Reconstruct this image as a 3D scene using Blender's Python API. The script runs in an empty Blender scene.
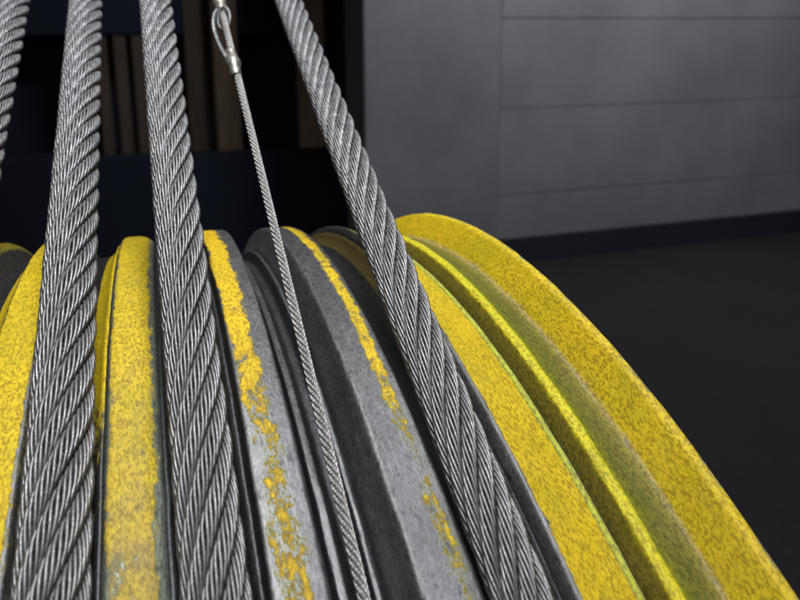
import bpy, math, random
from mathutils import Vector, Matrix, noise as mn
random.seed(7)
C = bpy.context.scene.collection
S = 0.4                      # sheave radius in metres; geometry below is in sheave radii unless noted
PI = math.pi

# ------------------------------------------------------------------ helpers
def link(name, verts, faces, mat, parent=None, smooth=True, mats=None, midx=None):
    me = bpy.data.meshes.new(name)
    me.from_pydata(verts, [], faces)
    me.update()
    for m in (mats or [mat]):
        me.materials.append(m)
    if midx:
        me.polygons.foreach_set('material_index', midx)
    if smooth:
        me.polygons.foreach_set('use_smooth', [True] * len(me.polygons))
    o = bpy.data.objects.new(name, me)
    C.objects.link(o)
    if parent:
        o.parent = parent
    return o

def tag(o, label=None, cat=None, group=None, kind=None):
    if label: o['label'] = label
    if cat: o['category'] = cat
    if group: o['group'] = group
    if kind: o['kind'] = kind
    return o

def empty(name, loc):
    o = bpy.data.objects.new(name, None)
    o.empty_display_size = 0.05
    o.location = loc
    C.objects.link(o)
    return o

class NT:
    def __init__(s, name):
        s.m = bpy.data.materials.new(name); s.m.use_nodes = True
        s.t = s.m.node_tree; s.t.nodes.clear()
        s.out = s.n('ShaderNodeOutputMaterial'); s.b = s.n('ShaderNodeBsdfPrincipled')
        s.t.links.new(s.b.outputs[0], s.out.inputs[0])
        s.tc = s.n('ShaderNodeTexCoord').outputs['Object']
    def n(s, ty, **k):
        nd = s.t.nodes.new(ty)
        for a, v in k.items(): setattr(nd, a, v)
        return nd
    def set(s, inp, v):
        if hasattr(v, 'links') or hasattr(v, 'is_linked'): s.t.links.new(v, inp)
        else: inp.default_value = v
    def math(s, op, a, b=0.0, c=None, clamp=False):
        nd = s.n('ShaderNodeMath', operation=op); nd.use_clamp = clamp
        s.set(nd.inputs[0], a); s.set(nd.inputs[1], b)
        if c is not None: s.set(nd.inputs[2], c)
        return nd.outputs[0]
    def noise(s, scale, detail=3.0, rough=0.55, vec=None, dist=0.0):
        nd = s.n('ShaderNodeTexNoise')
        s.t.links.new(vec or s.tc, nd.inputs['Vector'])
        nd.inputs['Scale'].default_value = scale; nd.inputs['Detail'].default_value = detail
        nd.inputs['Roughness'].default_value = rough; nd.inputs['Distortion'].default_value = dist
        return nd.outputs['Fac']
    def map(s, v, a, b, c=0.0, d=1.0, smooth=False):
        nd = s.n('ShaderNodeMapRange'); nd.clamp = True
        if smooth: nd.interpolation_type = 'SMOOTHSTEP'
        s.set(nd.inputs['Value'], v)
        for i, x in zip(('From Min', 'From Max', 'To Min', 'To Max'), (a, b, c, d)): s.set(nd.inputs[i], x)
        return nd.outputs[0]
    def mix(s, f, a, b, mode='MIX'):
        nd = s.n('ShaderNodeMix', data_type='RGBA', blend_type=mode)
        s.set(nd.inputs['Factor'], f)
        for i, x in ((6, a), (7, b)):
            if isinstance(x, tuple): nd.inputs[i].default_value = (*x, 1)
            else: s.t.links.new(x, nd.inputs[i])
        return nd.outputs[2]
    def ramp(s, v, stops, interp='LINEAR'):
        nd = s.n('ShaderNodeValToRGB'); cr = nd.color_ramp; cr.interpolation = interp
        while len(cr.elements) < len(stops): cr.elements.new(0.5)
        for e, (p, c) in zip(cr.elements, stops):
            e.position = p
            e.color = (*c, 1) if isinstance(c, tuple) else (c, c, c, 1)
        s.set(nd.inputs[0], v)
        return nd.outputs[0]
    def bump(s, h, strength, dist, prev=None):
        nd = s.n('ShaderNodeBump'); s.t.links.new(h, nd.inputs['Height'])
        nd.inputs['Strength'].default_value = strength; nd.inputs['Distance'].default_value = dist
        if prev: s.t.links.new(prev, nd.inputs['Normal'])
        return nd.outputs[0]
    def fin(s, col, rough, metal=0.0, normal=None, spec=None):
        for k, v in (('Base Color', col), ('Roughness', rough), ('Metallic', metal)):
            if isinstance(v, tuple): s.b.inputs[k].default_value = (*v, 1)
            else: s.set(s.b.inputs[k], v)
        if normal: s.t.links.new(normal, s.b.inputs['Normal'])
        if spec is not None: s.b.inputs['Specular IOR Level'].default_value = spec
        return s.m

YEL = (0.75, 0.575, 0.006)
YELD = (0.52, 0.33, 0.012)
OLV = (0.22, 0.20, 0.010)
LIME = (0.72, 0.68, 0.008)
STEEL = (0.165, 0.17, 0.182)
DARK = (0.085, 0.088, 0.095)

def sheave_mat(name, x0, x1, paint, cover, steel=None, cover_t=None, grain=1.0, wander=0.0, bare_rough=0.46, big=260, gs=1650, wt=None, fade=None):
    """paint / cover / steel: lists of (x in radii, colour or value) across the band; cover_t: list of (angle, value)"""
    M = NT(name)
    sp = M.n('ShaderNodeSeparateXYZ'); M.t.links.new(M.tc, sp.inputs[0])
    x = sp.outputs[0]
    ang = M.math('ARCTAN2', sp.outputs[2], M.math('MULTIPLY', sp.outputs[1], -1.0))
    # the grain is drawn out along the running direction by the rubbing of years
    rad_ = M.math('SQRT', M.math('ADD', M.math('MULTIPLY', sp.outputs[1], sp.outputs[1]), M.math('MULTIPLY', sp.outputs[2], sp.outputs[2])))
    cb = M.n('ShaderNodeCombineXYZ'); M.set(cb.inputs[0], x); M.set(cb.inputs[1], M.math('MULTIPLY', ang, S * 0.38)); M.set(cb.inputs[2], rad_)
    GV = cb.outputs[0]
    n_big = M.noise(big, 4, 0.65, vec=GV)
    n_mid = M.noise(gs * 0.36, 5, 0.75, vec=GV)
    n_fine = M.noise(gs, 4, 0.8, vec=GV)
    n_low = M.noise(22, 2, 0.5)
    jit = M.math('MULTIPLY', M.math('SUBTRACT', n_mid, 0.5), 0.0024 * S)
    xj = M.math('ADD', x, jit)
    if wander:
        low1 = M.noise(110, 4, 0.65, vec=GV)
        xj2 = M.math('ADD', xj, M.math('MULTIPLY', M.math('SUBTRACT', low1, 0.5), wander * S))
    else: xj2 = xj
    if wt:  # the worn strip drifts sideways along the rim
        tt = M.ramp(M.map(ang, wt[0][0], wt[-1][0]), [((a - wt[0][0]) / (wt[-1][0] - wt[0][0]), 0.5 + v * 20) for a, v in wt])
        xj2 = M.math('ADD', xj2, M.math('MULTIPLY', M.math('SUBTRACT', tt, 0.5), S / 20))
    def pos(l): return [((a - x0) / (x1 - x0), c) for a, c in l]
    u = M.map(xj, x0 * S, x1 * S); u2 = M.map(xj2, x0 * S, x1 * S)
    pc = M.ramp(u, pos(paint)) if len(paint) > 1 else M.mix(0.0, paint[0][1], paint[0][1])
    cv = M.ramp(u2, pos(cover))
    if cover_t:
        a0, a1 = cover_t[0][0], cover_t[-1][0]
        cv = M.math('MULTIPLY', cv, M.ramp(M.map(ang, a0, a1), [((a - a0) / (a1 - a0), v) for a, v in cover_t]))
    # coverage threshold against mixed noise
    nn = M.math('ADD', M.math('MULTIPLY', n_big, 0.30), M.math('ADD', M.math('MULTIPLY', n_mid, 0.42), M.math('MULTIPLY', n_fine, 0.28)))
    nn = M.map(nn, 0.33, 0.67)
    mask = M.map(M.math('SUBTRACT', cv, nn), -0.10, 0.11, smooth=True)
    # paint colour with grain
    pit = M.map(n_fine, 0.42, 0.54, smooth=True)
    dark = M.mix(1.0, pc, (0.30, 0.20, 0.5), 'MULTIPLY')
    pcol = M.mix(M.map(pit, 0, 1, 1 - 0.75 * grain, 1.0), dark, pc)
    pale = M.mix(1.0, pc, (1.2, 1.18, 1.4), 'MULTIPLY')
    pcol = M.mix(M.map(n_fine, 0.57, 0.68, 0.0, 0.75), pcol, pale)
    pcol = M.mix(M.map(n_low, 0.35, 0.7, 0.0, 0.28), pcol, M.mix(1.0, pc, (0.62, 0.66, 0.7), 'MULTIPLY'))
    # faint rub lines that run round the rim, and bigger grubby patches
    c2 = M.n('ShaderNodeCombineXYZ'); M.set(c2.inputs[0], x); M.set(c2.inputs[1], M.math('MULTIPLY', ang, S * 0.03)); M.set(c2.inputs[2], 0.3)
    streak = M.noise(1300, 3, .7, vec=c2.outputs[0])
    pcol = M.mix(M.map(streak, .52, .72, 0, .45), pcol, M.mix(1.0, pc, (0.52, 0.46, 0.6), 'MULTIPLY'))
    patch = M.noise(75, 4, .7, vec=GV)
    pcol = M.mix(M.map(patch, .50, .68, 0, .42), pcol, M.mix(1.0, pc, (0.50, 0.56, 0.6), 'MULTIPLY'))
    pcol = M.mix(M.map(patch, .46, .32, 0, .35), pcol, M.mix(1.0, pc, (1.12, 0.98, 0.8), 'MULTIPLY'))
    # the coat turns chalky and tan where it is rubbed most
    chalk = M.mix(M.map(n_fine, .42, .6), (0.20, 0.17, 0.10), (0.52, 0.38, 0.12))
    fv = M.ramp(M.map(ang, fade[0][0], fade[-1][0]), [((a - fade[0][0]) / (fade[-1][0] - fade[0][0]), v) for a, v in fade]) if fade else 0.04
    fm = M.math('MULTIPLY', fv, M.map(n_big, .3, .62, .35, 1.25), clamp=True)
    pcol = M.mix(fm, pcol, chalk)
    # green-grey fringe where the coat thins to primer
    fr = M.math('MULTIPLY', M.map(M.math('SUBTRACT', cv, nn), -0.16, -0.01), M.math('SUBTRACT', 1.0, mask))
    sc = M.ramp(u, pos(steel)) if steel and len(steel) > 1 else M.mix(0.0, (steel[0][1] if steel else STEEL), (steel[0][1] if steel else STEEL))
    sc = M.mix(M.map(n_fine, 0.3, 0.66), M.mix(1.0, sc, (0.38, 0.38, 0.39), 'MULTIPLY'), sc)
    sc = M.mix(M.map(n_big, 0.4, 0.72, 0, 0.7), sc, M.mix(1.0, sc, (1.5, 1.5, 1.5), 'MULTIPLY'))
    sc = M.mix(M.map(n_mid, 0.56, 0.66, 0, 0.8), sc, M.mix(1.0, sc, (0.35, 0.35, 0.36), 'MULTIPLY'))
    sc = M.mix(M.math('MULTIPLY', fr, 0.65), sc, (0.20, 0.24, 0.09))
    sc = M.mix(M.map(streak, .56, .66, 0, .35), sc, M.mix(1.0, sc, (1.9, 1.9, 1.9), 'MULTIPLY'))
    col = M.mix(mask, sc, pcol)
    rough = M.mix(mask, M.mix(n_fine, (bare_rough - 0.08,) * 3, (bare_rough + 0.16,) * 3), (0.62,) * 3)
    metal = M.math('MULTIPLY', M.math('SUBTRACT', 1.0, mask), 0.80)
    h = M.math('ADD', M.math('MULTIPLY', mask, 0.55), M.math('MULTIPLY', n_fine, 0.6))
    nrm = M.bump(h, 0.75, 0.00028)
    return M.fin(col, rough, metal, nrm, 0.25)

# ------------------------------------------------------------------ sheave
SEG = 1400
def ring(name, prof, mat, parent, closed=True):
    """prof: [(x, r)] in radii, revolved about the X axis"""
    vs, fs = [], []
    n = len(prof)
    for i in range(SEG):
        a = 2 * PI * i / SEG
        c, s = math.cos(a), math.sin(a)
        for x, r in prof:                                 # turned and knocked about: a hair of unevenness
            k = mn.noise(Vector((c * 26 + 5, s * 26, x * 160))) * .00045 + mn.noise(Vector((c * 90, s * 90 + 3, x * 420))) * .00030
            dx = mn.noise(Vector((c * 40, s * 40 + 9, x * 90 + 7))) * .00028
            if r < .93: k = dx = 0.0
            vs.append(((x + dx) * S, -(r + k) * S * c, (r + k) * S * s))
    for i in range(SEG):
        j = (i + 1) % SEG
        for k in range(n if closed else n - 1):
            l = (k + 1) % n
            fs.append((i * n + k, i * n + l, j * n + l, j * n + k))
    return link(name, vs, fs, mat, parent)

def rounded(pts, rad, seg=4):
    """round each corner given with its own radius: pts = [(x, r, radius)]"""
    out = []
    n = len(pts)
    for i, p in enumerate(pts):
        rr = p[2] if len(p) > 2 else rad
        if rr <= 0: out.append((p[0], p[1])); continue
        a, b, c = Vector(pts[i - 1][:2]), Vector(p[:2]), Vector(pts[(i + 1) % n][:2])
        u, w = (a - b), (c - b)
        rr = min(rr, u.length * 0.45, w.length * 0.45)
        u.normalize(); w.normalize()
        p0, p2 = b + u * rr, b + w * rr
        for k in range(seg + 1):
            t = k / seg
            q = p0 * (1 - t) ** 2 + b * 2 * t * (1 - t) + p2 * t * t
            out.append((q.x, q.y))
    return out

sheave = empty('rope_sheave', (0, 0, 0))
tag(sheave, 'large yellow painted steel sheave with worn grooved rims under the wire ropes', 'pulley')
BASE = 0.925
def rib(name, xl, xr, top, mat, lw=0.003, rw=0.003, rad=0.0022, left=None, right=None):
    pts = [(xl - lw, BASE, 0)]
    if left: pts += left
    else: pts += [(xl - lw, top - 0.016, 0.002)]
    pts += [(xl, top, rad), (xr, top, rad)]
    if right: pts += right
    else: pts += [(xr + rw, top - 0.016, 0.002)]
    pts += [(xr + rw, BASE, 0)]
    return ring(name, rounded(pts, rad), mat, sheave)

# rib J (far left, only its far top shows): yellow
mJ = sheave_mat('yellow_rib_paint_far', -.41, -.345, [(-.41, YELD), (-.377, YELD), (-.372, (0.30, 0.30, 0.02)), (-.345, (0.22, 0.25, 0.02))],
                [(-.41, .9), (-.372, .85), (-.3695, .1), (-.345, .0)], [(-.41, DARK), (-.345, DARK)])  # shade on the right shoulder put in as dark bare steel
rib('groove_rib', -.402, -.376, .992, mJ, right=[(-.362, .976, .003)], rw=.014)
# rib I: yellow, grey right edge
mI = sheave_mat('yellow_rib_paint_left', -.352, -.308, [(-.352, LIME), (-.34, YEL), (-.308, YEL)],
                [(-.352, .92), (-.3375, .92), (-.3365, .35), (-.3345, .9), (-.3165, .88), (-.3145, .3), (-.308, .1)],
                [(-.352, STEEL), (-.308, (0.2, 0.2, 0.21))])
rib('groove_rib', -.3365, -.313, .993, mI, left=[(-.349, .972, .002), (-.3385, .984, .001)], lw=.0125)
# rib H: yellow, worn grey borders
mH = sheave_mat('yellow_rib_paint_middle', -.285, -.246, [(-.285, YEL), (-.246, YEL)],
                [(-.285, .1), (-.277, .12), (-.2745, .62), (-.272, .86), (-.256, .84), (-.2535, .5), (-.251, .2), (-.246, .05)],
                [(-.285, (0.12, 0.12, 0.125)), (-.278, (0.10, 0.10, 0.105)), (-.274, (0.30, 0.34, 0.30)), (-.252, (0.28, 0.32, 0.28)), (-.246, DARK)],
                cover_t=[(1.15, .66), (1.24, .78), (1.4, .95), (1.9, 1.0)], fade=[(1.15, .95), (1.25, .7), (1.33, .32), (1.42, .14), (1.9, .05)])
rib('groove_rib', -.2765, -.2590, .9915, mH, rad=.005, right=[(-.2505, .9860, .002), (-.2475, .975, .002)])
# rib G: bare grey steel with a ragged yellow strip
mG = sheave_mat('bare_rib_steel_with_yellow_strip', -.216, -.184, [(-.216, (0.86, 0.60, 0.008)), (-.184, (0.86, 0.60, 0.008))],
                [(-.216, .0), (-.2122, .0), (-.2105, .62), (-.2085, .95), (-.2005, .95), (-.1975, .62), (-.1945, .12), (-.1925, .0), (-.184, 0)],
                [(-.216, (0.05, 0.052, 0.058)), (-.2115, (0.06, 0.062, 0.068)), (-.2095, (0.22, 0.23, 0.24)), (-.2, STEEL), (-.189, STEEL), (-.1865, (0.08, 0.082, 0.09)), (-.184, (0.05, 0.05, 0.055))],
                cover_t=[(1.12, .52), (1.22, .50), (1.3, .46), (1.36, .62), (1.42, .76), (1.5, .86), (1.9, .95)], wander=.009, big=170,
                wt=[(1.12, -.0035), (1.3, -.0022), (1.45, 0.0), (1.9, .001)])
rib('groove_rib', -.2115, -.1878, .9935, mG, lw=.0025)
# rib F: bare grey steel, thin yellow strip near its right edge, long dark left shoulder
mF = sheave_mat('bare_rib_steel_with_thin_strip', -.168, -.120, [(-.168, (0.82, 0.60, 0.01)), (-.120, (0.82, 0.60, 0.01))],
                [(-.168, .0), (-.1400, .0), (-.1372, .45), (-.1352, .85), (-.1305, .88), (-.1285, .4), (-.1272, .0), (-.120, 0)],
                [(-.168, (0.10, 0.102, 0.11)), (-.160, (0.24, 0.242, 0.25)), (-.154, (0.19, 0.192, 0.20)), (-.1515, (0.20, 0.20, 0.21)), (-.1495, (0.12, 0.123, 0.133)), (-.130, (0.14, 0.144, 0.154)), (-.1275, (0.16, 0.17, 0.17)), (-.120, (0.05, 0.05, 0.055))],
                cover_t=[(1.1, .3), (1.2, .42), (1.25, .52), (1.30, .38), (1.34, .70), (1.45, .80), (1.9, .9)], wander=.006, big=190,
                wt=[(1.1, .0008), (1.35, .0010), (1.46, -.0004), (1.55, .0006), (1.9, .0)])
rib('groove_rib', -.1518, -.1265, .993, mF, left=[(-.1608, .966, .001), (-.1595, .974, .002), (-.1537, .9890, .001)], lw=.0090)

# right flange: E top, lip D, olive channel, crest B, valley C, outer rim A
mE = sheave_mat('yellow_flange_paint', -.100, .006,
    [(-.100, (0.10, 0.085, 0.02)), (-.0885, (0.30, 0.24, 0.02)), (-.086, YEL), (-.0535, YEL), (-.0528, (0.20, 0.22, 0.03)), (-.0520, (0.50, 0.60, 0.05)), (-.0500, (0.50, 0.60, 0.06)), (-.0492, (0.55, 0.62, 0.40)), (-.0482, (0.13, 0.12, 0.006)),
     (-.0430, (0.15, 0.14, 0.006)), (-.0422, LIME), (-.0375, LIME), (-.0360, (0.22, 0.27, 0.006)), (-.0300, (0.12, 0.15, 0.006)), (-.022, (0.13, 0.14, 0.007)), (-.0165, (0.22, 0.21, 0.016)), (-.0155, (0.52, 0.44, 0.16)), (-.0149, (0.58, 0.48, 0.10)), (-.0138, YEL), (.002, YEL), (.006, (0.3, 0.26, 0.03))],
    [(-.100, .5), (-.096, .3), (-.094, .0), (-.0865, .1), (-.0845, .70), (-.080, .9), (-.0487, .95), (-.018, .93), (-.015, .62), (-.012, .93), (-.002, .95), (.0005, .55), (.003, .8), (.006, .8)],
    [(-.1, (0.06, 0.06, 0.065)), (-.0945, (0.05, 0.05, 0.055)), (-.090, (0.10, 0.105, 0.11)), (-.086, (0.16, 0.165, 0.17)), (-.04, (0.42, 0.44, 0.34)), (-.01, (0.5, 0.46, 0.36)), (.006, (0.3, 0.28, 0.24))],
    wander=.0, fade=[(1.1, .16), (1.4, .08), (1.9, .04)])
pts = [(-.094, BASE, 0), (-.0945, .970, .003), (-.0925, .985, .003), (-.0868, .9922, .0022), (-.0525, .9740, .0010), (-.0512, .9752, .0008), (-.0490, .9738, .0006), (-.0478, .9655, .0010), (-.0425, .9822, .0010),
       (-.0385, .9838, .003), (-.030, .9785, .004), (-.0165, .9762, .003), (-.0145, .9782, .0015), (-.0035, .9985, .003), (.0015, .9990, .0018), (.004, .990, .002), (.004, BASE, 0)]
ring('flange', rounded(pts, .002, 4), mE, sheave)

# groove liners (closed rings between the ribs, reaching into them)
def groove(name, xc, hw, floor, mat, wall=.986, rr=.0165):
    pts = [(xc - hw, BASE - .004)]
    N = 22
    for i in range(N + 1):
        a = -1 + 2 * i / N
        dx = a * (hw)
        u = abs(dx) / rr
        y = floor + rr - rr * math.sqrt(max(0.0, 1 - min(u, 1) ** 2)) if u < 1 else floor + rr
        pts.append((xc + dx, min(y, wall)))
    pts.append((xc + hw, BASE - .004))
    return ring(name, pts, mat, sheave)
gd = [(0, 0.2), (1, 0.2)]
def gmat(name, xc, l, r, ll, rr, cl=.8, crr=.8, ct=None):
    return sheave_mat(name, xc - .02, xc + .02, [(xc - .02, ll), (xc - .006, ll), (xc + .006, rr), (xc + .02, rr)],
                      [(xc - .02, cl), (xc - .009, cl), (xc - .007, .1), (xc + .006, .1), (xc + .008, crr), (xc + .02, crr)],
                      [(xc - .02, DARK), (xc + .02, DARK)], bare_rough=.42, cover_t=ct)
groove('rope_groove', -.3555, .0165, .974, gmat('groove_paint_far', -.3555, 0, 0, (0.22, 0.25, 0.02), YEL, .0, .95))
groove('rope_groove', -.2950, .0175, .9735, gmat('groove_paint_left', -.295, 0, 0, YELD, YEL, .5, .95, [(1.2, 0.0), (1.33, .35), (1.42, 1.0), (1.9, 1.0)]))
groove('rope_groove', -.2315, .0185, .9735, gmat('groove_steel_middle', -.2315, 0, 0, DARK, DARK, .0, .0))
groove('rope_groove', -.1080, .0175, .9735, gmat('groove_paint_right', -.108, 0, 0, DARK, (0.13, 0.10, 0.025), .0, .8, [(1.2, 0.0), (1.4, .1), (1.5, 1.0), (1.9, 1.0)]))  # right wall's yellow darkened: shade behind the rope put into the colour
# narrow stepped groove for the thin rope with two polished ridges
msm = sheave_mat('guide_groove_steel', -.19, -.155, [(-.19, YEL), (-.155, YEL)], [(-.19, 0.0), (-.155, 0.0)],
                 [(-.19, DARK), (-.1815, DARK), (-.180, (0.15, 0.155, 0.165)), (-.1765, (0.15, 0.155, 0.165)), (-.1755, DARK), (-.1668, DARK), (-.1658, (0.15, 0.155, 0.165)), (-.1628, (0.15, 0.155, 0.165)), (-.1618, DARK), (-.155, DARK)], bare_rough=.42)
pts = [(-.189, BASE - .004, 0), (-.189, .955, 0), (-.1825, .953, .001), (-.1805, .9675, .0012), (-.1762, .9675, .0012), (-.1745, .9650, .001), (-.1722, .9625, .002), (-.1668, .9625, .002), (-.1662, .9680, .001), (-.1655, .9728, .0008), (-.1628, .9728, .0008), (-.1615, .966, .001), (-.155, .966, 0), (-.155, BASE - .004, 0)]
ring('guide_groove', rounded(pts, .001, 3), msm, sheave)

# cast web, hub and shaft behind the rims
Mw = NT('sheave_web_paint')
mweb = Mw.fin(Mw.mix(Mw.map(Mw.noise(60, 4), .3, .7), (0.40, 0.27, 0.02), (0.6, 0.4, 0.015)), .55, 0.0, Mw.bump(Mw.noise(500), .3, .0003))
ring('web', rounded([(-.26, .20, 0), (-.215, .20, 0), (-.195, .86, .02), (-.02, .885, .01), (-.02, .935, 0), (-.39, .935, 0), (-.39, .885, .01), (-.245, .86, .02)], .01), mweb, sheave)
ring('hub', rounded([(-.36, .09, .002), (-.04, .09, .002), (-.04, .21, .01), (-.36, .21, .01)], .01), mweb, sheave)
Ms = NT('shaft_steel')
mshaft = Ms.fin(Ms.mix(Ms.noise(90), (0.25, 0.25, 0.26), (0.4, 0.4, 0.41)), .35, .9)
ring('shaft', rounded([(-.7, .001, 0), (.3, .001, 0), (.3, .088, .006), (-.7, .088, .006)], .004), mshaft, sheave)

# ------------------------------------------------------------------ wire ropes
Mr = NT('galvanised_wire')
nf, nm, nl = Mr.noise(1500, 3, .7), Mr.noise(300, 3, .6), Mr.noise(45, 3, .6)
base = Mr.mix(Mr.map(nm, .3, .7), (0.13, 0.137, 0.152), (0.34, 0.352, 0.378))
base = Mr.mix(Mr.map(nf, .50, .72, 0, .7), base, (0.10, 0.10, 0.095))          # grease and grit
base = Mr.mix(Mr.map(nl, .50, .72, 0, .45), base, (0.17, 0.17, 0.165))
spr = Mr.n('ShaderNodeSeparateXYZ'); Mr.t.links.new(Mr.tc, spr.inputs[0])    # darker from the sheave end, fading out up the rope
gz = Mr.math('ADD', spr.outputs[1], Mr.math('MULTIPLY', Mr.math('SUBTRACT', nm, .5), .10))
nx = Mr.noise(3200, 2, .8)
base = Mr.mix(Mr.map(nx, .35, .62), Mr.mix(1.0, base, (0.45, 0.45, 0.45), 'MULTIPLY'), Mr.mix(1.0, base, (1.45, 1.45, 1.45), 'MULTIPLY'))  # fine dirt speckle, with broken highlights of the wires put into the colour
rust = Mr.map(Mr.noise(150, 4, .7), .60, .72, 0, .30)
base = Mr.mix(rust, base, (0.20, 0.15, 0.10))
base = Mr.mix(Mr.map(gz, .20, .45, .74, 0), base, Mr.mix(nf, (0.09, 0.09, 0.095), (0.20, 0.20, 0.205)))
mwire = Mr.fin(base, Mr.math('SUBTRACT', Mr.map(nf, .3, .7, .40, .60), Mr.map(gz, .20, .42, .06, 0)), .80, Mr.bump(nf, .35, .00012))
Mc = NT('rope_core_fibre')
mcore = Mc.fin(Mc.mix(Mc.noise(900), (0.015, 0.014, 0.013), (0.035, 0.032, 0.03)), .8)

def rope_path(xc, rc, t0, k, ta, L):
    """arc on the sheave from angle ta to t0, then the straight tangent of length L; returns function s -> (P, N)"""
    la = (t0 - ta) * rc
    def f(s):
        if s < la:
            t = ta + s / rc
            return Vector((xc, -rc * math.cos(t), rc * math.sin(t))), Vector((0, -math.cos(t), math.sin(t)))
        l = s - la
        e = 0.05                                      # ease the fleet angle in over a short length
        drift = k * (l - e / 2) if l > e else k * l * l / (2 * e)
        n = Vector((0, -math.cos(t0), math.sin(t0)))
        return Vector((xc + drift, -rc * math.cos(t0) + l * math.sin(t0), rc * math.sin(t0) + l * math.cos(t0))), n
    return f, la + L

def make_rope(name, xc, rc, rad, t0, k, ta=0.35, L=1.15, ns=8, nw=9, lay=0.225, hand=-1, phase=0.0, step=0.006, sides=6, core=True, label='', cat='wire rope', group=None, mat=None):
    f, total = rope_path(xc, rc, t0, k, ta, L)
    o0, _ = f(0)
    root = empty(name, (o0.x * S, o0.y * S, o0.z * S))
    tag(root, label, cat, group)
    n = int(total / step) + 1
    rng = random.Random(int(phase * 100) + 3)
    pts = []
    for i in range(n):
        s = i * step
        P, N = f(s); P2, _ = f(s + 1e-4); T = (P2 - P).normalized()
        N = (N - T * N.dot(T)).normalized(); B = T.cross(N).normalized()
        pts.append((s, P, N, B, T))
    a = rad * math.sin(PI / ns) / (1 + math.sin(PI / ns))
    rs = rad - a
    a *= 1.0
    w = a * math.sin(PI / nw) / (1 + math.sin(PI / nw))
    rw = a - w
    layw = lay * rw / rs * 0.82
    for j in range(ns):
        vs, fs = [], []
        ph0 = 2 * PI * j / ns + phase
        wob = rng.uniform(-.02, .02); wob2 = rng.uniform(0, 6.28)
        cen = []
        for (s, P, N, B, T) in pts:
            ph = ph0 + hand * 2 * PI * s / lay + wob * math.sin(s * 19 + wob2)
            e = N * math.cos(ph) - B * math.sin(ph)
            g = -N * math.sin(ph) - B * math.cos(ph)
            rr = (rad - a * .86) * (1 + .012 * math.sin(s * 31 + wob2 * 3))
            c = P + e * rr
            ts = (T + g * (hand * 2 * PI * rs / lay)).normalized()
            fdir = ts.cross(e).normalized()
            cen.append((s, c, e, fdir))
        for q in range(nw):
            b0 = len(vs)
            ps0 = 2 * PI * q / nw
            dw = rng.uniform(-.05, .05); wr = w * rng.uniform(.86, .98)
            for (s, c, e, fd) in cen:
                ps = ps0 + dw * math.sin(s * 40 + q) + hand * 2 * PI * s / layw
                m = c + e * (math.cos(ps) * (rw - w * .1) * .84) + fd * (math.sin(ps) * rw * 1.10)
                for z in range(sides):
                    az = 2 * PI * z / sides + ps
                    v = m + (e * math.cos(az) + fd * math.sin(az)) * wr
                    vs.append(((v.x - o0.x) * S, (v.y - o0.y) * S, (v.z - o0.z) * S))
            for i in range(n - 1):
                r0 = b0 + i * sides; r1 = r0 + sides
                for z in range(sides):
                    z2 = (z + 1) % sides
                    fs.append((r0 + z, r0 + z2, r1 + z2, r1 + z))
            fs.append(tuple(b0 + z for z in range(sides)))
            fs.append(tuple(b0 + (n - 1) * sides + z for z in range(sides))[::-1])
        # strand heart wire so nothing shows through
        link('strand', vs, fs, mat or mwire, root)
    if core:
        vs, fs = [], []
        for (s, P, N, B, T) in pts[::2]:
            for z in range(12):
                az = 2 * PI * z / 12
                v = P + (N * math.cos(az) + B * math.sin(az)) * rs * 0.86
                vs.append(((v.x - o0.x) * S, (v.y - o0.y) * S, (v.z - o0.z) * S))
        m = len(pts[::2])
        for i in range(m - 1):
            for z in range(12):
                z2 = (z + 1) % 12
                fs.append((i * 12 + z, i * 12 + z2, i * 12 + 12 + z2, i * 12 + 12 + z))
        link('core', vs, fs, mcore, root)
    return root, f, total - L, o0

G = 'thick steel wire ropes running up from the sheave'
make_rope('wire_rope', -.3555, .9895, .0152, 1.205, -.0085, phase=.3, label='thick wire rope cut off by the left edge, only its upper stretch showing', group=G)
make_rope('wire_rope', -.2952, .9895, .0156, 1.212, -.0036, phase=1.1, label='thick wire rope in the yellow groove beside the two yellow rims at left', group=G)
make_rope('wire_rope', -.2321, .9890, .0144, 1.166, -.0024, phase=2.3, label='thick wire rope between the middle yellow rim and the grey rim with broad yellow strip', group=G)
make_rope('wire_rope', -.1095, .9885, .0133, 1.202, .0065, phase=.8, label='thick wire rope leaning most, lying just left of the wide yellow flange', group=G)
Mt = NT('thin_rope_wire')
tn = Mt.noise(900, 3, .7)
mthin = Mt.fin(Mt.mix(Mt.map(tn, .35, .65), (0.30, 0.30, 0.305), (0.62, 0.62, 0.63)), .42, .65)
thin, tf, tla, to0 = make_rope('thin_wire_rope', -.1695, .9675, .0030, 1.1424, -.0103, L=.78, ns=6, nw=6, lay=.036, hand=1, step=.0022, sides=4, core=False, mat=mthin,
          label='thin wire rope ending in a crimped loop, running into the narrow stepped groove', cat='wire rope')

def tube(name, pts, rad, mat, parent, origin, sides=12, closed=False, caps=True):
    """pts in radii; rad number or list"""
    vs, fs = [], []
    n = len(pts)
    for i, p in enumerate(pts):
        a = pts[max(i - 1, 0)]; b = pts[min(i + 1, n - 1)]
        T = (b - a).normalized()
        U = T.cross(Vector((0, 1, 0.2))).normalized(); W = T.cross(U)
        r = rad[i] if isinstance(rad, list) else rad
        for z in range(sides):
            az = 2 * PI * z / sides
            v = (p + (U * math.cos(az) + W * math.sin(az)) * r - origin) * S
            vs.append(tuple(v))
    for i in range(n - 1):
        for z in range(sides):
            z2 = (z + 1) % sides
            fs.append((i * sides + z, i * sides + z2, (i + 1) * sides + z2, (i + 1) * sides + z))
    if caps:
        fs.append(tuple(range(sides))); fs.append(tuple((n - 1) * sides + z for z in range(sides))[::-1])
    return link(name, vs, fs, mat, parent)

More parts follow.
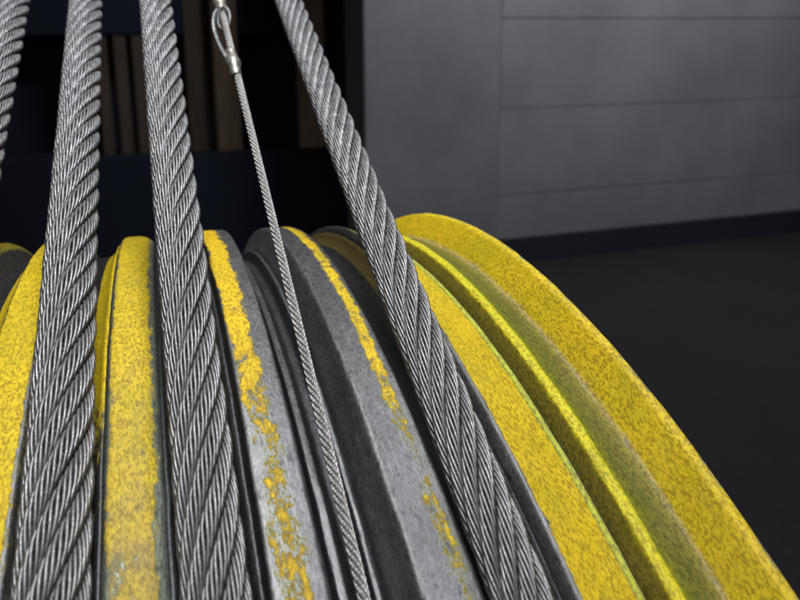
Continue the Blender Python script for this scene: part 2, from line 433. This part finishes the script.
Mk = NT('crimped_zinc')
mzinc = Mk.fin(Mk.mix(Mk.map(Mk.noise(400), .3, .7), (0.16, 0.155, 0.145), (0.40, 0.39, 0.37)), .48, .8, Mk.bump(Mk.noise(500), .5, .0004))
def at(l, dx=0.0, dn=0.0):
    P, N = tf(tla + l); return P + Vector((dx, 0, 0)) + N * dn
# crimp sleeve: two swollen lobes
ls = [0.566 + i * .0012 for i in range(38)]
def lobes(l):
    u = (l - .566) / (.0012 * 37)
    return .0034 + .0030 * max(0, math.sin(PI * min(1, max(0, u)))) ** .5 * (0.78 + .22 * math.cos(u * 4 * PI))
tube('sleeve', [at(l, -.0012) for l in ls], [lobes(l) for l in ls], mzinc, thin, to0, 16)
# eye loop leaving the sleeve, bowing out to the left and up to the top crimp
lp = []
for i in range(40):
    u = i / 39
    l = .592 + .100 * u
    lp.append(at(l, -.0035 - .0075 * math.sin(PI * u) ** .7, .004 * math.sin(PI * u)))
def small_twist(name, pts, rad):
    vs, fs = [], []
    n = len(pts); sides = 5
    for q in range(5):
        b0 = len(vs)
        for i, p in enumerate(pts):
            a = pts[max(i - 1, 0)]; b = pts[min(i + 1, n - 1)]
            T = (b - a).normalized(); U = T.cross(Vector((0, 1, .2))).normalized(); W = T.cross(U)
            ph = q * 2 * PI / 5 + i * .42
            c = p + (U * math.cos(ph) + W * math.sin(ph)) * rad * .6
            for z in range(sides):
                az = 2 * PI * z / sides
                vs.append(tuple((c + (U * math.cos(az) + W * math.sin(az)) * rad * .48 - to0) * S))
        for i in range(n - 1):
            for z in range(sides):
                z2 = (z + 1) % sides; r0 = b0 + i * sides
                fs.append((r0 + z, r0 + z2, r0 + sides + z2, r0 + sides + z))
    return link(name, vs, fs, mwire, thin)
dense = []
for i in range(len(lp) - 1):
    for k in range(3): dense.append(lp[i].lerp(lp[i + 1], k / 3))
small_twist('eye_loop', dense, .0020)
rp = []
for i in range(90):
    u = i / 89
    rp.append(at(.676 + .012 * math.sin(u * 2 * PI), .0052 * math.cos(u * 2 * PI) , .0055 * math.sin(u * 2 * PI + .6)))
small_twist('wire_wrap', rp, .0015)
ls = [0.690 + i * .0015 for i in range(36)]
tube('end_sleeve', [at(l, -.0005) for l in ls], [.0034 + .0028 * math.sin(PI * (i / 35)) ** .5 * (1 + .15 * math.sin(i * .7)) for i in range(36)], mzinc, thin, to0, 16)

# ------------------------------------------------------------------ camera
cp = Vector((-.2426, -.6679, 1.1506)) * S
yaw, pit, rol, fpx = .2519, -.28, .0037, 940.37
def M3(rows): return Matrix(rows)
Rz = Matrix(((math.cos(yaw), math.sin(yaw), 0), (-math.sin(yaw), math.cos(yaw), 0), (0, 0, 1)))
Rx = Matrix(((1, 0, 0), (0, math.cos(pit), -math.sin(pit)), (0, math.sin(pit), math.cos(pit))))
Ry = Matrix(((math.cos(rol), 0, math.sin(rol)), (0, 1, 0), (-math.sin(rol), 0, math.cos(rol))))
R = Rz @ Rx @ Ry
right, fwd, up = R.col[0], R.col[1], R.col[2]
cam_d = bpy.data.cameras.new('camera'); cam = bpy.data.objects.new('camera', cam_d); C.objects.link(cam)
mw = Matrix.Identity(4)
for i in range(3):
    mw[i][0] = right[i]; mw[i][1] = up[i]; mw[i][2] = -fwd[i]; mw[i][3] = cp[i]
cam.matrix_world = mw
cam_d.sensor_width = 36; cam_d.lens = fpx * 36 / 800
cam_d.clip_start = 0.005; cam_d.clip_end = 100
cam_d.dof.use_dof = True; cam_d.dof.focus_distance = 0.21; cam_d.dof.aperture_fstop = 34
bpy.context.scene.camera = cam
def ray(px, py):
    return (right * ((px - 400) / fpx) + fwd + up * (-(py - 300) / fpx)).normalized()
def on_plane(px, py, q, n):
    d = ray(px, py); return cp + d * ((q - cp).dot(n) / d.dot(n))

# ------------------------------------------------------------------ machine room
FZ = -.43
Mf = NT('dark_concrete')
n1, n2 = Mf.noise(3.0, 6, .6), Mf.noise(60, 4, .6)
n3 = Mf.noise(1.3, 5, .65)
mfloor = Mf.fin(Mf.mix(Mf.map(n3, .42, .62, 0, .7), Mf.mix(Mf.map(n2, .3, .7), (0.024, 0.025, 0.028), (0.045, 0.046, 0.05)), (0.022, 0.022, 0.024)), .75, 0, Mf.bump(n2, .3, .002))
def box(name, c, ax, ay, az, hx, hy, hz, mat, parent=None, bev=0.0):
    """box centred at c with axes ax, ay, az and half sizes"""
    import bmesh
    bm = bmesh.new(); bmesh.ops.create_cube(bm, size=2)
    for v in bm.verts: v.co = Vector((v.co.x * hx, v.co.y * hy, v.co.z * hz))
    if bev: bmesh.ops.bevel(bm, geom=bm.edges[:], offset=bev, segments=2, affect='EDGES')
    m = Matrix((ax, ay, az)).transposed()
    for v in bm.verts: v.co = m @ v.co
    me = bpy.data.meshes.new(name); bm.to_mesh(me); bm.free(); me.materials.append(mat)
    o = bpy.data.objects.new(name, me); o.location = c; C.objects.link(o)
    if parent: o.parent = parent
    return o
fl = link('floor', [(-6, -3, FZ), (7, -3, FZ), (7, 9, FZ), (-6, 9, FZ)], [(0, 1, 2, 3)], mfloor, smooth=False)
tag(fl, 'dark concrete machine room floor', kind='structure')

wd = Vector((.9885, .151, 0)).normalized()            # direction the block wall runs
wn = Vector((wd.y, -wd.x, 0))                          # towards the camera
zz = Vector((0, 0, 1))
q0 = on_plane(500, 264, Vector((0, 0, FZ)), zz)        # foot of the wall
def wall_pt(px, py): return on_plane(px, py, q0, wn)
def wall_uv(px, py):
    p = wall_pt(px, py) - q0
    return p.dot(wd), p.z
uL = wall_uv(364, 60)[0]
u1, zA = wall_uv(600, 105.5); _, zB = wall_uv(600, 188)
_, zT = wall_uv(700, 8)
H = zA - zB
uj = wall_uv(497, 190)[0]
zsk = wall_uv(500, 239)[1]
print('wall', q0[:], 'course', H, zT - zA, 'uj', uj, 'skirt', zsk, 'uL', uL)
Mb = NT('painted_block')
a1, a2, a3 = Mb.noise(2.2, 4, .6), Mb.noise(120, 4, .65), Mb.noise(14, 4, .6)
mblock = Mb.fin(Mb.mix(Mb.map(a1, .3, .7), (0.32, 0.327, 0.35), (0.47, 0.478, 0.505)), .7, 0, Mb.bump(Mb.math('ADD', a2, a3), .5, .004))
wall = empty('block_wall', q0 + wd * (uL + 1.5))
tag(wall, 'grey painted block wall with faint mortar joints behind the yellow flange', 'wall')
def wbox(name, ua, ub, za, zb, d0, d1, mat, parent, bev=0, rel=None):
    c = q0 + wd * ((ua + ub) / 2) + zz * ((za + zb) / 2) + wn * ((d0 + d1) / 2)
    if parent: c = c - parent.location
    return box(name, c, wd, wn, zz, (ub - ua) / 2, (d1 - d0) / 2, (zb - za) / 2, mat, parent, bev)
Mm = NT('painted_mortar')
mmort = Mm.fin(Mm.mix(Mm.noise(40), (0.36, 0.365, 0.385), (0.44, 0.445, 0.47)), .8, 0, Mm.bump(Mm.noise(80), .6, .004))
W0, W1 = uL, uL + 4.4
wbox('mortar', W0 + .004, W1 - .004, zsk - .3, 2.6, -.20, -.0030, mmort, wall)
um = wall_uv(432, 60)[0]
wbox('plain_pier', W0, uj - .006, FZ + .002, 2.6, -.19, .0005, mblock, wall, .003)
rng = random.Random(4)
BL = H * 7.0
# courses from below up; the joints run through the paint as shallow lines
import bmesh
z0 = zB
while z0 - H > zsk - H * 1.2: z0 -= H
rows = []
z = z0
row = 0
bm = bmesh.new()
while z < 2.5:
    off = uj if int(round((z - zB) / H)) % 2 else uj - BL * .45
    k = math.floor((W0 - off) / BL)
    u = off + k * BL
    while u < W1:
        a, b = max(u, uj), min(u + BL, W1)
        if b - a > .03:
            g = .0008
            vsb = bmesh.ops.create_cube(bm, size=1)['verts']
            jit = rng.uniform(-.0012, .0012)
            zlo = max(z, zsk - .02)
            for v in vsb:
                x = (a + g) if v.co.x < 0 else (b - g)
                y = -.05 if v.co.y < 0 else jit
                zz_ = (zlo + g) if v.co.z < 0 else (z + H - g)
                v.co = Vector((x, y, zz_))
        u += BL
    z += H
    row += 1
bmesh.ops.bevel(bm, geom=bm.edges[:], offset=.0024, segments=2, affect='EDGES')
for v in bm.verts:
    v.co = q0 + wd * v.co.x + wn * v.co.y + zz * v.co.z - wall.location
bmesh.ops.recalc_face_normals(bm, faces=bm.faces[:])
me = bpy.data.meshes.new('blockwork'); bm.to_mesh(me); bm.free(); me.materials.append(mblock)
o = bpy.data.objects.new('blockwork', me); C.objects.link(o); o.parent = wall
# dark skirting along the foot
Mk2 = NT('navy_skirting_paint')
mnavy = Mk2.fin(Mk2.mix(Mk2.noise(20), (0.030, 0.036, 0.055), (0.045, 0.052, 0.075)), .6)
sk = wbox('skirting', W0, W1, FZ + .001, zsk, .002, .02, mnavy, None, .003)
tag(sk, 'dark navy skirting along the foot of the grey block wall', 'skirting')

# the dark opening left of the block wall
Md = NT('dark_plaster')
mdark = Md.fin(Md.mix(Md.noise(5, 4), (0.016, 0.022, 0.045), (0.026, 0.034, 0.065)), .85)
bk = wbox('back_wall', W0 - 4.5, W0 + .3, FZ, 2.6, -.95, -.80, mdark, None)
tag(bk, 'near black wall at the back of the dark opening on the left', 'wall')
def board(px0, px1, py0, py1, d, mat, label, tilt=0.0, th=.03, name='timber_board'):
    q = q0 + wn * d
    a = on_plane(px0, (py0 + py1) / 2, q, wn); b = on_plane(px1, (py0 + py1) / 2, q, wn)
    tp = on_plane((px0 + px1) / 2, py0, q, wn); bt = on_plane((px0 + px1) / 2, py1, q, wn)
    ctr = Vector(((a.x + b.x) / 2, (a.y + b.y) / 2, (tp.z + bt.z) / 2))
    o = box(name, ctr, wd, wn, zz, (b - a).length / 2, th, (tp.z - bt.z) / 2, mat, None, .004)
    o.rotation_euler = (0, tilt, 0)
    tag(o, label, 'board', 'timber boards in the dark opening')
    return o
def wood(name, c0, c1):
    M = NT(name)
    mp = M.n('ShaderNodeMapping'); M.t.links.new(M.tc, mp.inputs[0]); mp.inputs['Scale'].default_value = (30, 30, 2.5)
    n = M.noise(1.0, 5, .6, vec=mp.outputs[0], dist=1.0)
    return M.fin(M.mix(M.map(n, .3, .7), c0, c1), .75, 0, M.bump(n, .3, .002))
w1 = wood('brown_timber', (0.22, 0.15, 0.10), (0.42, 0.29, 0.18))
w2 = wood('dim_timber', (0.10, 0.075, 0.062), (0.18, 0.135, 0.10))  # darker copy of the brown timber, dimness put into the colour
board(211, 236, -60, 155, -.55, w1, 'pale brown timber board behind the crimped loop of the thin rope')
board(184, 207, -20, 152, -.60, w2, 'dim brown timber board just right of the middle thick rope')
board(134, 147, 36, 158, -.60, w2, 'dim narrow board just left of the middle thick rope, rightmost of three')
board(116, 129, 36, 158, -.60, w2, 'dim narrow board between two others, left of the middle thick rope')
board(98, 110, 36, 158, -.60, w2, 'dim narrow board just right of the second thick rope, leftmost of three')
w3 = wood('brightened_timber', (0.42, 0.30, 0.20), (0.75, 0.55, 0.36))  # paler copy of the timber, colour raised against the wall edge's shadow
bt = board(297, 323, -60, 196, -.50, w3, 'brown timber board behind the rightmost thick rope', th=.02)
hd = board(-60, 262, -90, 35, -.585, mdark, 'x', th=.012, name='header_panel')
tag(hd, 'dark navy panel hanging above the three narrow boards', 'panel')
del hd['group']
# black plinth that the boards stand on
pa = on_plane(-80, 158, q0 + wn * -.6, wn); pb = on_plane(356, 158, q0 + wn * -.6, wn)
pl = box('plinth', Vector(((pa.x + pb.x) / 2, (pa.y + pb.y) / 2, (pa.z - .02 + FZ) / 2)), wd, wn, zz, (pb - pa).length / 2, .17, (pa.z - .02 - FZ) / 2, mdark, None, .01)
tag(pl, 'black plinth under the timber boards in the dark opening', 'plinth')

# ------------------------------------------------------------------ light
world = bpy.data.worlds.new('World'); bpy.context.scene.world = world; world.use_nodes = True
bg = world.node_tree.nodes['Background']; bg.inputs[0].default_value = (0.55, 0.62, 0.75, 1); bg.inputs[1].default_value = 0.035
def area(name, loc, target, size, power, col):
    d = bpy.data.lights.new(name, 'AREA'); d.shape = 'RECTANGLE'; d.size = size[0]; d.size_y = size[1]; d.energy = power; d.color = col
    o = bpy.data.objects.new(name, d); C.objects.link(o); o.location = loc
    o.rotation_euler = (Vector(target) - Vector(loc)).to_track_quat('-Z', 'Y').to_euler()
    return o
area('work_lamp', (-.03, .12, 1.12), (-.06, .02, .4), (.26, .50), 8.5, (1.0, .98, .955))
fp = cp + up * .035 - right * .01
area('phone_torch', tuple(fp), tuple(fp + fwd - up * .05), (.010, .010), 0.07, (1.0, .98, .95))
wc = q0 + wd * (uL + 1.0)
area('ceiling_lamp', tuple(wc + wn * 1.2 + zz * 2.4), tuple(wc + zz * 1.5), (.9, .3), 18.0, (.93, .95, 1.0))
sc = bpy.context.scene
sc.view_settings.view_transform = 'Standard'; sc.view_settings.look = 'None'
sc.view_settings.exposure = 0; sc.view_settings.gamma = 1
